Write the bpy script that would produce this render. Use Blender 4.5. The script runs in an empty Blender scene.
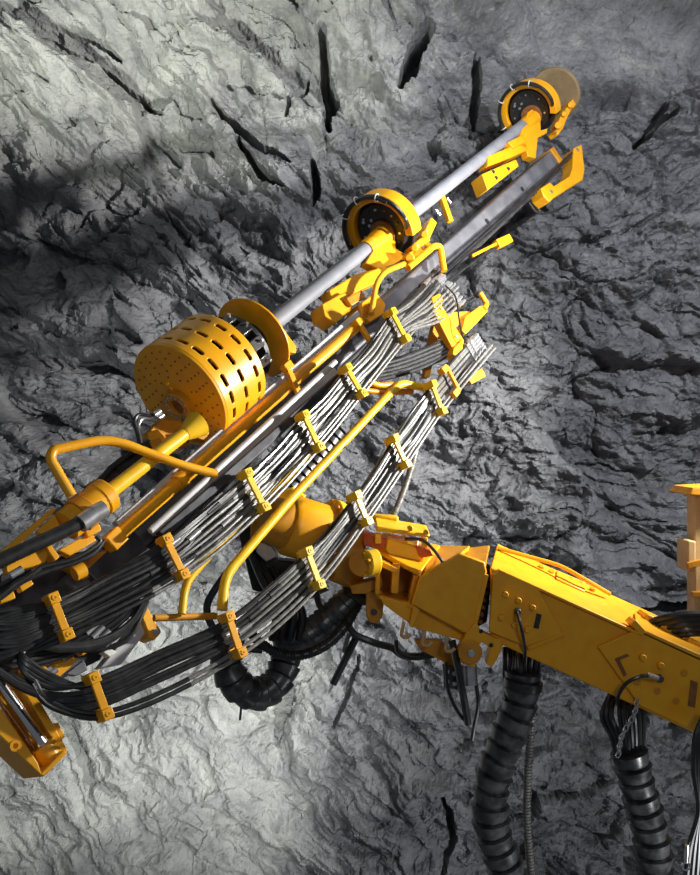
import bpy, bmesh, math, random
import numpy as np
from mathutils import Vector as V
random.seed(7)
PI = math.pi
COL = bpy.context.scene.collection
FPX = 850.0
CAM = V((0, 0, 2.5))

# ------------------------------------------------------------------ places
def P(x, y, d):                      # a pixel and its distance ahead -> a point of the place
    return V(((x-350)/FPX*d, d, 2.5-(y-437.5)/FPX*d))
A = V((650, 850, 683.5)).normalized()          # drilling axis
O = P(268, 327, 6.1)
_d = (O-CAM).normalized()
N = (-_d+_d.dot(A)*A).normalized()             # feed's near side
U = N.cross(A)
if U.z < 0: U = -U
def F(x, y, v):                      # point on the feed's layer v
    r = P(x, y, 1)-CAM; q = O+N*v
    return CAM+r*((q-CAM).dot(N)/r.dot(N))
def S(s, u, v): return O+A*s+U*u+N*v
def su(p): return (p-O).dot(A), (p-O).dot(U)

# ------------------------------------------------------------------ materials
def nodes(name):
    m = bpy.data.materials.new(name); m.use_nodes = True
    nt = m.node_tree; b = nt.nodes['Principled BSDF']
    return m, nt, b
def mat(name, c1, c2=None, rough=.45, metal=0, scale=12, bump=0, spec=.5, lo=.4, hi=.65):
    m, nt, b = nodes(name); c2 = c2 or c1
    tc = nt.nodes.new('ShaderNodeTexCoord'); n = nt.nodes.new('ShaderNodeTexNoise')
    n.inputs['Scale'].default_value = scale; n.inputs['Detail'].default_value = 6
    nt.links.new(tc.outputs['Object'], n.inputs['Vector'])
    r = nt.nodes.new('ShaderNodeValToRGB')
    r.color_ramp.elements[0].position = lo; r.color_ramp.elements[1].position = hi
    r.color_ramp.elements[0].color = (*c1, 1); r.color_ramp.elements[1].color = (*c2, 1)
    nt.links.new(n.outputs['Fac'], r.inputs['Fac']); nt.links.new(r.outputs['Color'], b.inputs['Base Color'])
    b.inputs['Roughness'].default_value = rough; b.inputs['Metallic'].default_value = metal
    b.inputs['Specular IOR Level'].default_value = spec
    if bump:
        bp = nt.nodes.new('ShaderNodeBump'); bp.inputs['Strength'].default_value = bump; bp.inputs['Distance'].default_value = .01
        nt.links.new(n.outputs['Fac'], bp.inputs['Height']); nt.links.new(bp.outputs['Normal'], b.inputs['Normal'])
    return m
M = dict(
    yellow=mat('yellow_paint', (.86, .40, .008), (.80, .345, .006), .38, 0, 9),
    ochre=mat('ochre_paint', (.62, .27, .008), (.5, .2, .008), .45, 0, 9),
    lemon=mat('lemon_paint', (.9, .56, .02), (.85, .47, .012), .35, 0, 9),
    red=mat('orange_red_paint', (.62, .12, .015), (.52, .09, .012), .4, 0, 9),
    rubber=mat('black_rubber', (.012, .012, .0125), (.028, .028, .029), .32, 0, 25, spec=.6),
    sleeve=mat('sleeve_rubber', (.022, .022, .024), (.085, .086, .088), .32, 0, 14, .25, .6),
    black=mat('black_metal', (.01, .01, .01), (.02, .02, .02), .5, 0, 20),
    pipe=mat('grey_pipe', (.14, .135, .124), (.25, .24, .22), .42, .2, 40),
    rod=mat('rod_steel', (.2, .205, .23), (.25, .255, .28), .6, .05, 6),
    alum=mat('beam_aluminium', (.13, .13, .145), (.2, .2, .215), .45, .4, 5),
    dark=mat('dark_steel', (.05, .05, .055), (.10, .10, .11), .4, .5, 8),
    chrome=mat('chrome', (.75, .75, .77), (.82, .82, .84), .14, 1, 8),
    zinc=mat('zinc_fitting', (.55, .55, .55), (.68, .68, .68), .3, .8, 30),
    pale=mat('pale_rail', (.5, .5, .51), (.6, .6, .6), .4, 0, 8),
    white=mat('white_plastic', (.8, .8, .76), None, .5),
    brown=mat('brown_rubber', (.23, .16, .08), (.28, .2, .1), .6, 0, 10),
    rust=mat('rusty_steel', (.22, .08, .025), (.32, .14, .04), .6, .2, 20),
    tan=mat('tan_paint', (.62, .42, .2), (.55, .36, .16), .45, 0, 9),
)
def rock_material(name, light):
    m, nt, b = nodes(name)
    L = nt.links.new
    tc = nt.nodes.new('ShaderNodeTexCoord')
    at = nt.nodes.new('ShaderNodeAttribute'); at.attribute_name = 'mineral'
    n1 = nt.nodes.new('ShaderNodeTexNoise'); n1.inputs['Scale'].default_value = 3.2; n1.inputs['Detail'].default_value = 10; n1.inputs['Roughness'].default_value = .68
    L(tc.outputs['Object'], n1.inputs['Vector'])
    ad = nt.nodes.new('ShaderNodeMath'); ad.operation = 'MULTIPLY_ADD'; ad.inputs[1].default_value = .8
    L(n1.outputs['Fac'], ad.inputs[0]); L(at.outputs['Fac'], ad.inputs[2])
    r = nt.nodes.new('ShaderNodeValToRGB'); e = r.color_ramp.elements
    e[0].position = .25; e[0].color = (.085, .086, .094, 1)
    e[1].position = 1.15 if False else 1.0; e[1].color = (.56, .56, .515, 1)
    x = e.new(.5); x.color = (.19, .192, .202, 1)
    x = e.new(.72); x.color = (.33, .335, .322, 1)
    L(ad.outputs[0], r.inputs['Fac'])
    L(r.outputs['Color'], b.inputs['Base Color'])
    b.inputs['Roughness'].default_value = .55; b.inputs['Specular IOR Level'].default_value = .45
    n2 = nt.nodes.new('ShaderNodeTexNoise'); n2.inputs['Scale'].default_value = 16; n2.inputs['Detail'].default_value = 8; n2.inputs['Roughness'].default_value = .65
    L(tc.outputs['Object'], n2.inputs['Vector'])
    bp = nt.nodes.new('ShaderNodeBump'); bp.inputs['Strength'].default_value = .9; bp.inputs['Distance'].default_value = .035
    L(n2.outputs['Fac'], bp.inputs['Height'])
    L(bp.outputs['Normal'], b.inputs['Normal'])
    return m
ROCK = rock_material('schist_rock', False)

# ------------------------------------------------------------------ mesh builder
class MB:
    def __init__(s): s.v = []; s.f = []
    def add(s, vs, fs):
        k = len(s.v); s.v += [V(p) for p in vs]; s.f += [tuple(i+k for i in f) for f in fs]; return s
    def box(s, c, ex, ey, ez):           # centre and three half-extent vectors
        vs = [c+ex*i+ey*j+ez*k for i in (-1, 1) for j in (-1, 1) for k in (-1, 1)]
        return s.add(vs, [(0, 1, 3, 2), (4, 6, 7, 5), (0, 4, 5, 1), (2, 3, 7, 6), (0, 2, 6, 4), (1, 5, 7, 3)])
    def bar(s, a, b, w, t, n):           # bar of width w and thickness t along normal n
        e = (b-a); l = e.length; e = e/l; n = (n-e*n.dot(e)).normalized(); q = e.cross(n)
        return s.box((a+b)/2, e*l/2, q*w/2, n*t/2)
    def plate(s, pts, ext):              # polygon extruded by vector ext
        n = len(pts); vs = [V(p) for p in pts]+[V(p)+ext for p in pts]
        fs = [tuple(range(n)), tuple(range(2*n-1, n-1, -1))]
        fs += [(i, i+n, (i+1) % n+n, (i+1) % n) for i in range(n)]
        return s.add(vs, fs)
    def cyl(s, a, b, r0, r1=None, n=20):
        return s.tube([a, b], r0, n, False, r1)
    def tube(s, pts, r, n=8, smooth=True, r1=None, per=8):
        pts = [V(p) for p in pts]
        if smooth and len(pts) > 2: pts = spline(pts, per)
        m = len(pts); k = len(s.v); up = None; prev = None
        rr = r if callable(r) else (lambda t: r+((r1 if r1 is not None else r)-r)*t)
        for i, p in enumerate(pts):
            t = (pts[min(i+1, m-1)]-pts[max(i-1, 0)]).normalized()
            if up is None:
                up = t.orthogonal().normalized()
            else:
                up = (up-t*up.dot(t)); up = up.normalized() if up.length > 1e-6 else t.orthogonal().normalized()
            w = t.cross(up); R = rr(i/(m-1))
            for j in range(n):
                an = 2*PI*j/n; s.v.append(p+up*(R*math.cos(an))+w*(R*math.sin(an)))
        for i in range(m-1):
            for j in range(n):
                s.f.append((k+i*n+j, k+i*n+(j+1) % n, k+(i+1)*n+(j+1) % n, k+(i+1)*n+j))
        s.f.append(tuple(k+j for j in range(n-1, -1, -1))); s.f.append(tuple(k+(m-1)*n+j for j in range(n)))
        return s
    def lathe(s, c, ax, e1, prof, a0=0, a1=2*PI, n=40):      # closed profile (s, r) swept around ax
        e2 = ax.cross(e1); k = len(s.v); full = abs(a1-a0-2*PI) < 1e-6; m = len(prof)
        cnt = n if full else n+1
        for i in range(cnt):
            t = a0+(a1-a0)*i/n; d = e1*math.cos(t)+e2*math.sin(t)
            for (h, r) in prof: s.v.append(c+ax*h+d*r)
        for i in range(n):
            i2 = (i+1) % cnt
            for j in range(m):
                j2 = (j+1) % m
                s.f.append((k+i*m+j, k+i2*m+j, k+i2*m+j2, k+i*m+j2))
        if not full:
            s.f.append(tuple(k+j for j in range(m))); s.f.append(tuple(k+n*m+j for j in range(m-1, -1, -1)))
        return s
    def build(s, name, m, parent=None, bevel=0, angle=40, solid=0):
        org = V(parent['_o']) if parent is not None else V((0, 0, 0))
        if parent is None and s.v:
            org = V((sum(p.x for p in s.v)/len(s.v), sum(p.y for p in s.v)/len(s.v), min(p.z for p in s.v)))
        me = bpy.data.meshes.new(name); me.from_pydata([p-org for p in s.v], [], s.f)
        bm = bmesh.new(); bm.from_mesh(me)
        bmesh.ops.remove_doubles(bm, verts=bm.verts, dist=1e-5)
        bmesh.ops.recalc_face_normals(bm, faces=bm.faces); bm.to_mesh(me); bm.free()
        me.materials.append(M[m] if isinstance(m, str) else m)
        me.polygons.foreach_set('use_smooth', [True]*len(me.polygons))
        me.set_sharp_from_angle(angle=math.radians(angle))
        o = bpy.data.objects.new(name, me); COL.objects.link(o); o['_o'] = tuple(org)
        if parent is not None: o.parent = parent
        else: o.location = org
        if solid:
            q = o.modifiers.new('thick', 'SOLIDIFY'); q.thickness = solid; q.offset = 0
        if bevel:
            q = o.modifiers.new('bevel', 'BEVEL'); q.width = bevel; q.segments = 2; q.limit_method = 'ANGLE'; q.angle_limit = math.radians(50)
        return o
def spline(pts, per=8):
    out = []; n = len(pts)
    for i in range(n-1):
        p0 = pts[i-1] if i else pts[0]*2-pts[1]
        p1, p2 = pts[i], pts[i+1]
        p3 = pts[i+2] if i+2 < n else pts[-1]*2-pts[-2]
        t0 = 0; t1 = max((p1-p0).length, 1e-4)**.5; t2 = t1+max((p2-p1).length, 1e-4)**.5; t3 = t2+max((p3-p2).length, 1e-4)**.5
        for j in range(per):
            t = t1+(t2-t1)*j/per
            a1 = p0*((t1-t)/(t1-t0))+p1*((t-t0)/(t1-t0)); a2 = p1*((t2-t)/(t2-t1))+p2*((t-t1)/(t2-t1)); a3 = p2*((t3-t)/(t3-t2))+p3*((t-t2)/(t3-t2))
            b1 = a1*((t2-t)/(t2-t0))+a2*((t-t0)/(t2-t0)); b2 = a2*((t3-t)/(t3-t1))+a3*((t-t1)/(t3-t1))
            out.append(b1*((t2-t)/(t2-t1))+b2*((t-t1)/(t2-t1)))
    out.append(pts[-1]); return out
def rounded(pts, r=.06, k=5):          # polyline with bent corners
    out = [pts[0]]
    for i in range(1, len(pts)-1):
        a, b, c = pts[i-1], pts[i], pts[i+1]
        d1 = (a-b); d2 = (c-b); q = min(r, d1.length*.45, d2.length*.45)
        p, e = b+d1.normalized()*q, b+d2.normalized()*q
        for j in range(k+1):
            t = j/k; out.append(p*(1-t)**2+b*2*t*(1-t)+e*t*t)
    out.append(pts[-1]); return out
def thing(name, loc, label, cat, group=None):
    o = bpy.data.objects.new(name, None); o.empty_display_size = .1; COL.objects.link(o); o.location = loc
    o['_o'] = tuple(loc); return tag(o, label, cat, group)
def tag(o, label, cat, group=None):
    o['label'] = label; o['category'] = cat
    if group: o['group'] = group
    return o
def fplate(mb, px, v, th):             # polygon on the feed's layer v, th thick away from the near side
    return mb.plate([F(x, y, v) for x, y in px], -N*th)
def fbar(mb, p, q, w, v, th): return mb.bar(F(*p, v), F(*q, v), w, th, N)
def bplate(mb, px, d, th): return mb.plate([P(x, y, d) for x, y in px], V((0, th, 0)))
def bolt(parent, p, n, r=.014, h=.012, m='zinc', name='bolt'):
    return MB().cyl(p, p+n*h, r, n=8).build(name, m, parent)
def ftube(px, v): return [F(x, y, v) for x, y in px]

# ------------------------------------------------------------------ THE ROCK
def build_rock():
    rng = np.random.default_rng(5)
    def axis(lo, hi, step, ext):
        c = np.arange(lo, hi, step); l = [lo]; s = step
        while l[-1] > lo-ext: s *= 1.12; l.append(l[-1]-s)
        h = [c[-1]]; s = step
        while h[-1] < hi+ext: s *= 1.12; h.append(h[-1]+s)
        return np.concatenate([np.array(l[:0:-1]), c, np.array(h[1:])])
    xs = axis(-4.7, 4.7, .0145, 4); zs = axis(-2.6, 8.2, .0145, 3)
    X, Z = np.meshgrid(xs, zs)
    def hsh(i, j, k):
        h = (i.astype(np.int64)*374761393+j.astype(np.int64)*668265263+k*2147483647+k*k*97531) & 0xffffffff
        h = ((h ^ (h >> 13))*1274126177) & 0xffffffff
        h = ((h ^ (h >> 16))*2246822519) & 0xffffffff
        return ((h ^ (h >> 15)) & 0xffffff)/float(0xffffff)
    def vnoise(x, z, k):
        i = np.floor(x); j = np.floor(z); fx = x-i; fz = z-j
        fx = fx*fx*fx*(fx*(fx*6-15)+10); fz = fz*fz*fz*(fz*(fz*6-15)+10)
        a = hsh(i, j, k); b = hsh(i+1, j, k); c = hsh(i, j+1, k); d = hsh(i+1, j+1, k)
        return (a*(1-fx)+b*fx)*(1-fz)+(c*(1-fx)+d*fx)*fz-.5
    def fbm(x, z, k, o=5, g=.5):
        s = 0; a = 1
        for q in range(o): s = s+a*vnoise(x*2**q+q*17.3, z*2**q-q*9.1, k+q); a *= g
        return s
    def facets(x, z, cell, k, ha, ta, st, kk=11, hard=.3):       # broken plates of rock, each with its own height and tilt
        gx = x/(cell*st); gz = z/cell; i0 = np.floor(gx); j0 = np.floor(gz)
        best = np.full(x.shape, 1e9); sec = np.full(x.shape, 1e9); val = np.zeros(x.shape); sw = np.zeros(x.shape); sv = np.zeros(x.shape)
        for di in (-1, 0, 1):
            for dj in (-1, 0, 1):
                i = i0+di; j = j0+dj
                sx = i+hsh(i, j, k); sz = j+hsh(i, j, k+1)
                d = (gx-sx)**2+(gz-sz)**2
                h = (hsh(i, j, k+2)-.5)*2*ha+((hsh(i, j, k+3)-.5)*1.2*ta*(gx-sx)*st+(hsh(i, j, k+4)-.42)*2*ta*(gz-sz))*cell
                c = d < best
                sec = np.where(c, best, np.minimum(sec, d)); val = np.where(c, h, val); best = np.where(c, d, best)
                w = np.exp(-d*kk); sw += w; sv += w*h
        return val*hard+(sv/np.maximum(sw, 1e-12))*(1-hard), np.sqrt(sec)-np.sqrt(best)
    wx = X+.25*fbm(X*.9, Z*.9, 50)+.07*fbm(X*3.5, Z*3.5, 70, 5, .6); wz = Z+.25*fbm(X*.9, Z*.9, 60)+.07*fbm(X*3.5, Z*3.5, 80, 5, .6)
    # bedding falls to the right in the upper left and lies nearly flat on the right
    def rot(t): return wx*math.cos(t)+wz*math.sin(t), -wx*math.sin(t)+wz*math.cos(t)
    xa, za = rot(-.62); xb, zb = rot(-.12)
    sm = lambda e0, e1, t: np.clip((t-e0)/(e1-e0), 0, 1)**2*(3-2*np.clip((t-e0)/(e1-e0), 0, 1))
    wr = sm(-.3, 1.6, X+.2*fbm(X, Z, 90))       # 0 left, 1 right
    h = np.zeros(X.shape); edge = np.ones(X.shape)
    for cell, ha, ta, st, k in ((1.5, .16, .34, 1.5, 100), (.6, .06, .55, 1.9, 200), (.26, .028, .7, 2.0, 300), (.11, .012, .7, 1.9, 400), (.05, .005, .6, 1.7, 450)):
        f1, e1 = facets(xa, za, cell, k, ha, ta, st*1.25); f2, e2 = facets(xb, zb, cell, k+20, ha, ta, st)
        h += f1*(1-wr)+f2*wr
        if cell > .3: edge = np.minimum(edge, (e1*(1-wr)+e2*wr)*(1 if cell < 1 else 1.4))
    h += .22*fbm(X*.5, Z*.5, 500, 3)+.05*fbm(X*3, Z*3, 520)+.016*fbm(xa*7, za*15, 540, 4, .6)*(1-wr)+.016*fbm(xb*8, zb*13, 545, 4, .6)*wr
    def ledge(x, z, f, k, amp):          # long broken steps along the bedding
        q = z*f+.9*fbm(x*.45, z*.9, k, 4, .55); i = np.floor(q); t = q-i
        return amp*(hsh(i, np.floor(x*.35+hsh(i, i*0, k+9)*3), k+3)*.8+.4)*(1-t)*np.minimum(t*7, 1)
    h += (ledge(xa, za, 1.7, 700, .13)+ledge(xa, za, 4.3, 710, .045))*(1-wr)+(ledge(xb, zb, 1.5, 720, .10)+ledge(xb, zb, 4.1, 730, .035))*wr
    h -= .09*np.clip(1-edge/.06, 0, 1)*np.clip(.5+2.5*fbm(X*1.1, Z*1.1, 750, 3), 0, 1)*(.35+.65*wr)
    # smooth sprayed concrete at the upper right, milder relief where spray and mud cover the lower left
    shot = sm(-.15, .25, (Z-6.9)+(X-2.3)*.05+.25*fbm(X*1.3, Z*1.3, 560))*sm(1.6, 2.1, X)
    mud_lit = sm(1.6, .3, Z+.5*fbm(X, Z, 570))*sm(.3, -.8, X)
    h = h*(1-.75*shot)*(1-.55*mud_lit)+shot*(.18+.03*fbm(X*8, Z*8, 580, 4, .7))
    # open clefts
    def cleft(px, d, w, depth):
        nonlocal h
        pts = [P(x, y, d) for x, y in px]
        dist = np.full(X.shape, 1e9); tt = np.zeros(X.shape)
        jx = X+.05*fbm(X*5, Z*5, 600); jz = Z+.05*fbm(X*5, Z*5, 610)
        n = len(pts)-1
        for i in range(n):
            a, b = pts[i], pts[i+1]; ex, ez = b.x-a.x, b.z-a.z
            t = np.clip(((jx-a.x)*ex+(jz-a.z)*ez)/(ex*ex+ez*ez), 0, 1)
            q = np.hypot(jx-a.x-t*ex, jz-a.z-t*ez); c = q < dist
            dist = np.where(c, q, dist); tt = np.where(c, (i+t)/n, tt)
        ww = w*(.35+.65*np.sin(PI*np.clip(tt*.9+.08, 0, 1)))
        h = h-depth*1.5*np.clip(1-(dist/(ww*.8))**2, 0, 1)**.45
    cleft([(318, -20), (322, 8), (328, 30), (320, 52), (326, 76)], 8.3, .10, .5)
    cleft([(440, -15), (424, 8), (414, 26), (404, 46)], 8.6, .12, .5)
    cleft([(302, 24), (294, 40), (283, 56), (276, 70)], 8.5, .04, .3)
    cleft([(486, 28), (489, 60), (490, 92)], 9.2, .07, .35)
    cleft([(40, -4), (70, 6), (92, 16)], 8.2, .06, .25)
    cleft([(30, 8), (55, 22), (80, 30), (130, 60)], 8.2, .04, .2)
    cleft([(205, 84), (225, 106), (250, 122), (285, 140)], 9.0, .06, .3)
    cleft([(235, 130), (248, 152), (262, 168), (280, 178)], 9.3, .06, .3)
    cleft([(312, 150), (316, 180), (310, 200)], 9.5, .07, .35)
    cleft([(660, 122), (675, 108), (690, 82)], 9.9, .06, .35)
    cleft([(700, 90), (680, 100), (664, 118)], 9.9, .06, .35)
    cleft([(560, 660), (640, 640), (720, 635)], 9.3, .05, .25)
    cleft([(600, 606), (650, 603), (720, 598)], 9.4, .10, .35)
    cleft([(440, 780), (452, 830), (430, 880)], 8.8, .05, .2)
    cleft([(335, 720), (350, 690), (360, 660)], 8.8, .03, .15)
    # half barrels of old drill holes
    for (a, b) in (((54, 223), (118, 152)), ((86, 232), (140, 172)), ((104, 244), (158, 186)), ((0, 168), (34, 120)), ((160, 250), (240, 190))):
        cleft([a, b], 9.5, .035, .06)
    zr = 5.6+sm(.6, 2.6, X)*1.25
    t = (Z-zr)*2.2; soft = np.where(t > 20, t, np.log1p(np.exp(np.clip(t, -30, 20))))/2.2
    base = 8.75+.16*(Z+1)+.055*(X+1)*np.clip(Z, 0, 8)*.5-.75*soft*(1+.08*np.clip(soft, 0, 6))
    base += .35*np.clip(-X-2.2, 0, 9)*-.5
    base -= .22*np.clip(X-3.2, 0, 9)
    tip = np.exp(-((X-2.45)**2+(Z-6.6)**2)/.8)
    Y = base-h*(1-.5*tip)+.25*tip
    # mineral tone of the rock: pale greenish beds in the roof, pale spray and mud low on the left, raised to paint in the brightness of the lit patch
    roofl = sm(5.0, 6.4, Z+.35*(-X)*.4+.6*fbm(X*.8, Z*.8, 620, 4))*sm(1.4, -.2, X)
    mineral = -.02+.26*roofl+.30*mud_lit+.10*shot+.10*fbm(X*1.6, Z*1.6, 640, 5)
    nz, nx = X.shape
    co = np.stack([X, Y, Z], -1).reshape(-1, 3)
    # grid -> quads; rock above the crown line is the ceiling
    crown = (Z > zr+.15+.25*fbm(X*1.2, Z*1.2, 660))
    ii = np.arange(nz-1)[:, None]*nx+np.arange(nx-1)[None, :]
    quads = np.stack([ii, ii+1, ii+1+nx, ii+nx], -1).reshape(-1, 4)
    isc = crown[:-1, :-1].reshape(-1)
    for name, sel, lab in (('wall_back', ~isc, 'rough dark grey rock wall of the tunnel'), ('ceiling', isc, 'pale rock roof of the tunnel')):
        q = quads[sel]; used, inv = np.unique(q, return_inverse=True); q = inv.reshape(-1, 4).astype(np.int32); c = co[used].astype(np.float32)
        me = bpy.data.meshes.new(name)
        me.vertices.add(len(c)); me.vertices.foreach_set('co', c.ravel())
        me.loops.add(q.size); me.loops.foreach_set('vertex_index', q.ravel())
        me.polygons.add(len(q)); me.polygons.foreach_set('loop_start', np.arange(0, q.size, 4, dtype=np.int32))
        me.polygons.foreach_set('use_smooth', np.zeros(len(q), dtype=bool))
        me.update(calc_edges=True)
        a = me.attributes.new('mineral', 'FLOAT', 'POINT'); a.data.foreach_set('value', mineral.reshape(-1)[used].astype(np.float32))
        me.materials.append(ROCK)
        o = bpy.data.objects.new(name, me); COL.objects.link(o); o['kind'] = 'structure'; o['label'] = lab
build_rock()

# ------------------------------------------------------------------ DRILL FEED: the long beam with its rails and guards
feed = thing('drill_feed', F(220, 470, 0), 'long slanted grey and yellow drill feed beam pointing up at the rock', 'drill feed')
def rail(p, q, v, hu, hv, m, name, parent=feed, bevel=.006):    # a straight member parallel to the drilling axis, through p, as long as p..q
    s0, u0 = su(F(*p, v)); s1, _ = su(F(*q, v))
    return MB().box(S((s0+s1)/2, u0, v), A*(s1-s0)/2, U*hu, N*hv).build(name, m, parent, bevel)
def railtube(p, q, v, r, m, name, parent=feed, n=20):
    s0, u0 = su(F(*p, v)); s1, _ = su(F(*q, v))
    return MB().cyl(S(s0, u0, v), S(s1, u0, v), r, n=n).build(name, m, parent)
def rail2(p, q, v, hu, hv, m, name, parent=feed, bevel=.006):   # a bar between two seen ends
    return fbar(MB(), p, q, hu*2, v, hv*2).build(name, m, parent, bevel)
s_a, u_a = su(F(391, 304, .08)); s_b, u_b = su(F(556, 157, .08)); s_c, _ = su(F(70, 585, .08))
fb = MB().box(S((s_c+s_b)/2, u_b*.5+u_a*.5, -.06), A*(s_b-s_c)/2, U*.088, N*.13)
beam = fb.build('feed_beam', 'alum', feed, .02)
eb = MB().box(S(s_b+.03, (u_a+u_b)/2-.01, -.06), A*.05, U*.11, N*.15); eb.build('end_plate', 'ochre', beam, .01)
for k, sx in enumerate((s_a+.9, s_a+1.9, s_a+2.8)):
    MB().lathe(S(sx, (u_a+u_b)/2-.02, .072), N, A, [(0, .0), (0, .026), (.004, .026), (.004, 0)], n=16).build('slot', 'black', beam)
for dp, hu, nm, m in ((.105, .012, 'lower_flange', 'dark'), (.145, .012, 'slide_rail', 'dark')):
    MB().box(S((s_c+s_b)/2, (u_a+u_b)/2-dp, -.04), A*(s_b-s_c)/2, U*hu, N*.1).build(nm, m, feed, .004)
fbar(MB(), (420, 287), (575, 152), .05, .08, .05).build('cable_rod', 'dark', feed, .02)
MB().tube(ftube([(384, 326), (494, 229), (572, 153)], .14), .013, 8).build('steel_cable', 'rubber', feed)
rail2((116, 525), (357, 314), .12, .022, .03, 'pale', 'slide_rail')
rail2((128, 534), (357, 333), .02, .03, .03, 'dark', 'web_plate')
fc = fbar(MB(), (107, 546), (120, 534), .1, .16, .1).build('cylinder_bracket', 'yellow', feed, .01)
MB().cyl(F(112, 541, .16), F(358, 325, .16), .042, n=24).build('feed_cylinder', 'yellow', feed)
MB().lathe(F(180, 481, .16), A, U, [(-.03, .03), (-.03, .052), (.03, .052), (.03, .03)], n=24).build('cylinder_collar', 'yellow', feed)
rail2((152, 533), (335, 371), .16, .024, .02, 'pale', 'lower_flange')
rail2((155, 538), (345, 374), .06, .03, .02, 'dark', 'side_plate')
railtube((150, 531), (338, 365), .3, .019, 'pale', 'guide_tube')
rail2((160, 536), (338, 378), .27, .028, .03, 'dark', 'cable_tray')
rail2((170, 527), (300, 411), .2, .012, .012, 'rubber', 'cable')
rail2((96, 590), (140, 548), .05, .12, .08, 'dark', 'rear_plate')
# beam saddles
for p, q in (((287, 367), (300, 397)), ((358, 322), (372, 345))):
    b = fbar(MB(), p, q, .045, .21, .03)
    b.box(F(*p, .21), A*.04, U*.03, N*.03)
    b.build('saddle_bracket', 'yellow', feed, .006)
fplate(MB(), [(276, 331), (284, 329), (297, 347), (296, 353), (289, 352)], .1, .06).build('support_bracket', 'yellow', feed, .006)
# end bracket at the tip
arm = fplate(MB(), [(574, 148), (582, 144), (585, 170), (583, 180), (554, 198), (550, 202), (544, 196), (541, 188), (550, 182), (554, 186), (570, 176), (573, 168)], .12, .16).build('end_bracket', 'yellow', feed, .012)
bolt(arm, F(577, 150, .12), N, .022); bolt(arm, F(551, 192, .12), N, .022)
MB().tube(ftube([(529, 203), (536, 212), (552, 212), (568, 204)], .05), .012, 8).build('hose_loop', 'rubber', feed)
# yellow pointer arm and stop block
pa = fbar(MB(), (472, 256), (496, 244), .028, .1, .03); fbar(pa, (496, 245), (509, 239), .085, .1, .07)
pa.build('stop_block', 'yellow', feed, .008)
MB().tube(ftube([(432, 296), (460, 272), (480, 258), (496, 248)], .13), .012, 8).build('hose_loop', 'rubber', feed)
fbar(MB(), (441, 196), (450, 222), .06, 0, .05).build('stop_block', 'yellow', feed, .008)
for q in ((436, 210), (447, 198)):
    bolt(feed, F(*q, .03), -U, .012, .06)
# bent guard tubes
def guard(px, v, r, m='lemon', rad=.12, parent=feed, label=None):
    pts = [F(p[0], p[1], p[2] if len(p) > 2 else v) for p in px]
    o = MB().tube(rounded(pts, rad, 6), r, 12, False).build('guard_rail', m, parent)
    if label: o['label'] = label
    return o
guard([(72, 496), (50, 459), (53, 450), (109, 438), (183, 466), (216, 474)], .32, .027, 'yellow')
guard([(371, 314), (376, 284), (384, 272), (404, 264)], .2, .024, 'yellow')
guard([(408, 268), (434, 246), (440, 246), (444, 271)], .2, .028, 'yellow')
guard([(430, 388), (415, 386), (401, 383), (389, 394), (290, 500), (225, 576), (222, 610)], .25, .03, 'lemon')
guard([(362, 378), (378, 386), (402, 384)], .22, .022, 'yellow')
guard([(362, 390), (385, 393), (412, 391)], .2, .022, 'ochre')
guard([(154, 618), (216, 616)], .2, .02, 'ochre')
guard([(182, 614), (185, 584), (205, 560), (244, 518), (312, 454)], .24, .023, 'lemon')
fplate(MB(), [(436, 316), (442, 314), (437, 345), (430, 377), (425, 377), (428, 352)], .12, .05).build('strut', 'ochre', feed, .006)
fplate(MB(), [(363, 374), (368, 376), (388, 386), (391, 392), (378, 392), (361, 382)], .14, .05).build('bracket_plate', 'ochre', feed, .006)
# rear grey rail with yellow end block
fplate(MB(), [(100, 668), (145, 613), (157, 618), (122, 664)], .02, .1).build('tail_rail', 'pale', feed, .008)
eb = fplate(MB(), [(140, 612), (147, 606), (162, 632), (155, 640), (150, 638)], .06, .14).build('end_block', 'yellow', feed, .008)
bolt(eb, F(155, 632, .06), N, .02, .01)

# ------------------------------------------------------------------ hose bracket standing off the feed
hb = thing('hose_bracket', F(455, 330, .2), 'yellow flat hose support arm with a hook, right of the upper hose ends', 'bracket')
h_ = fplate(MB(), [(432, 308), (441, 304), (464, 340), (464, 346), (453, 348), (450, 343)], .3, .07).build('support_plate', 'yellow', hb, .008)
fplate(MB(), [(432, 297), (440, 293), (444, 301), (442, 306), (434, 308)], .31, .1).build('top_lug', 'yellow', hb, .008)
fplate(MB(), [(454, 348), (463, 338), (463, 350), (458, 357), (453, 354)], .32, .1).build('bottom_lug', 'yellow', hb, .008)
for q in ((441, 309), (456, 337)): bolt(h_, F(*q, .3), N, .014)
kk = fplate(MB(), [(462, 330), (466, 316), (480, 306), (484, 305), (488, 311), (478, 322), (466, 334)], .2, .07)
kk.build('side_arm', 'yellow', hb, .008)
fplate(MB(), [(448, 312), (470, 311), (470, 318), (452, 330)], .16, .05).build('gusset', 'ochre', hb, .006)
MB().tube(rounded(ftube([(484, 309), (487, 304), (480, 293)], .2), .03), .024, 12, False).build('hook', 'yellow', hb)
MB().tube(ftube([(445, 285), (455, 296), (459, 318), (462, 335), (467, 344)], .36), .007, 6).build('thin_hose', 'rubber', hb)

# ------------------------------------------------------------------ DRILL ROD
rod = MB()
s0, _ = su(F(200, 377, 0)); s1, _ = su(F(548, 98, 0))
rod.cyl(S(s0, 0, 0), S(s1, .02, 0), .064, n=28)
rod = rod.build('drill_rod', 'rod'); tag(rod, 'straight pale grey steel drill rod passing through both yellow ring guides', 'drill rod')

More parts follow.
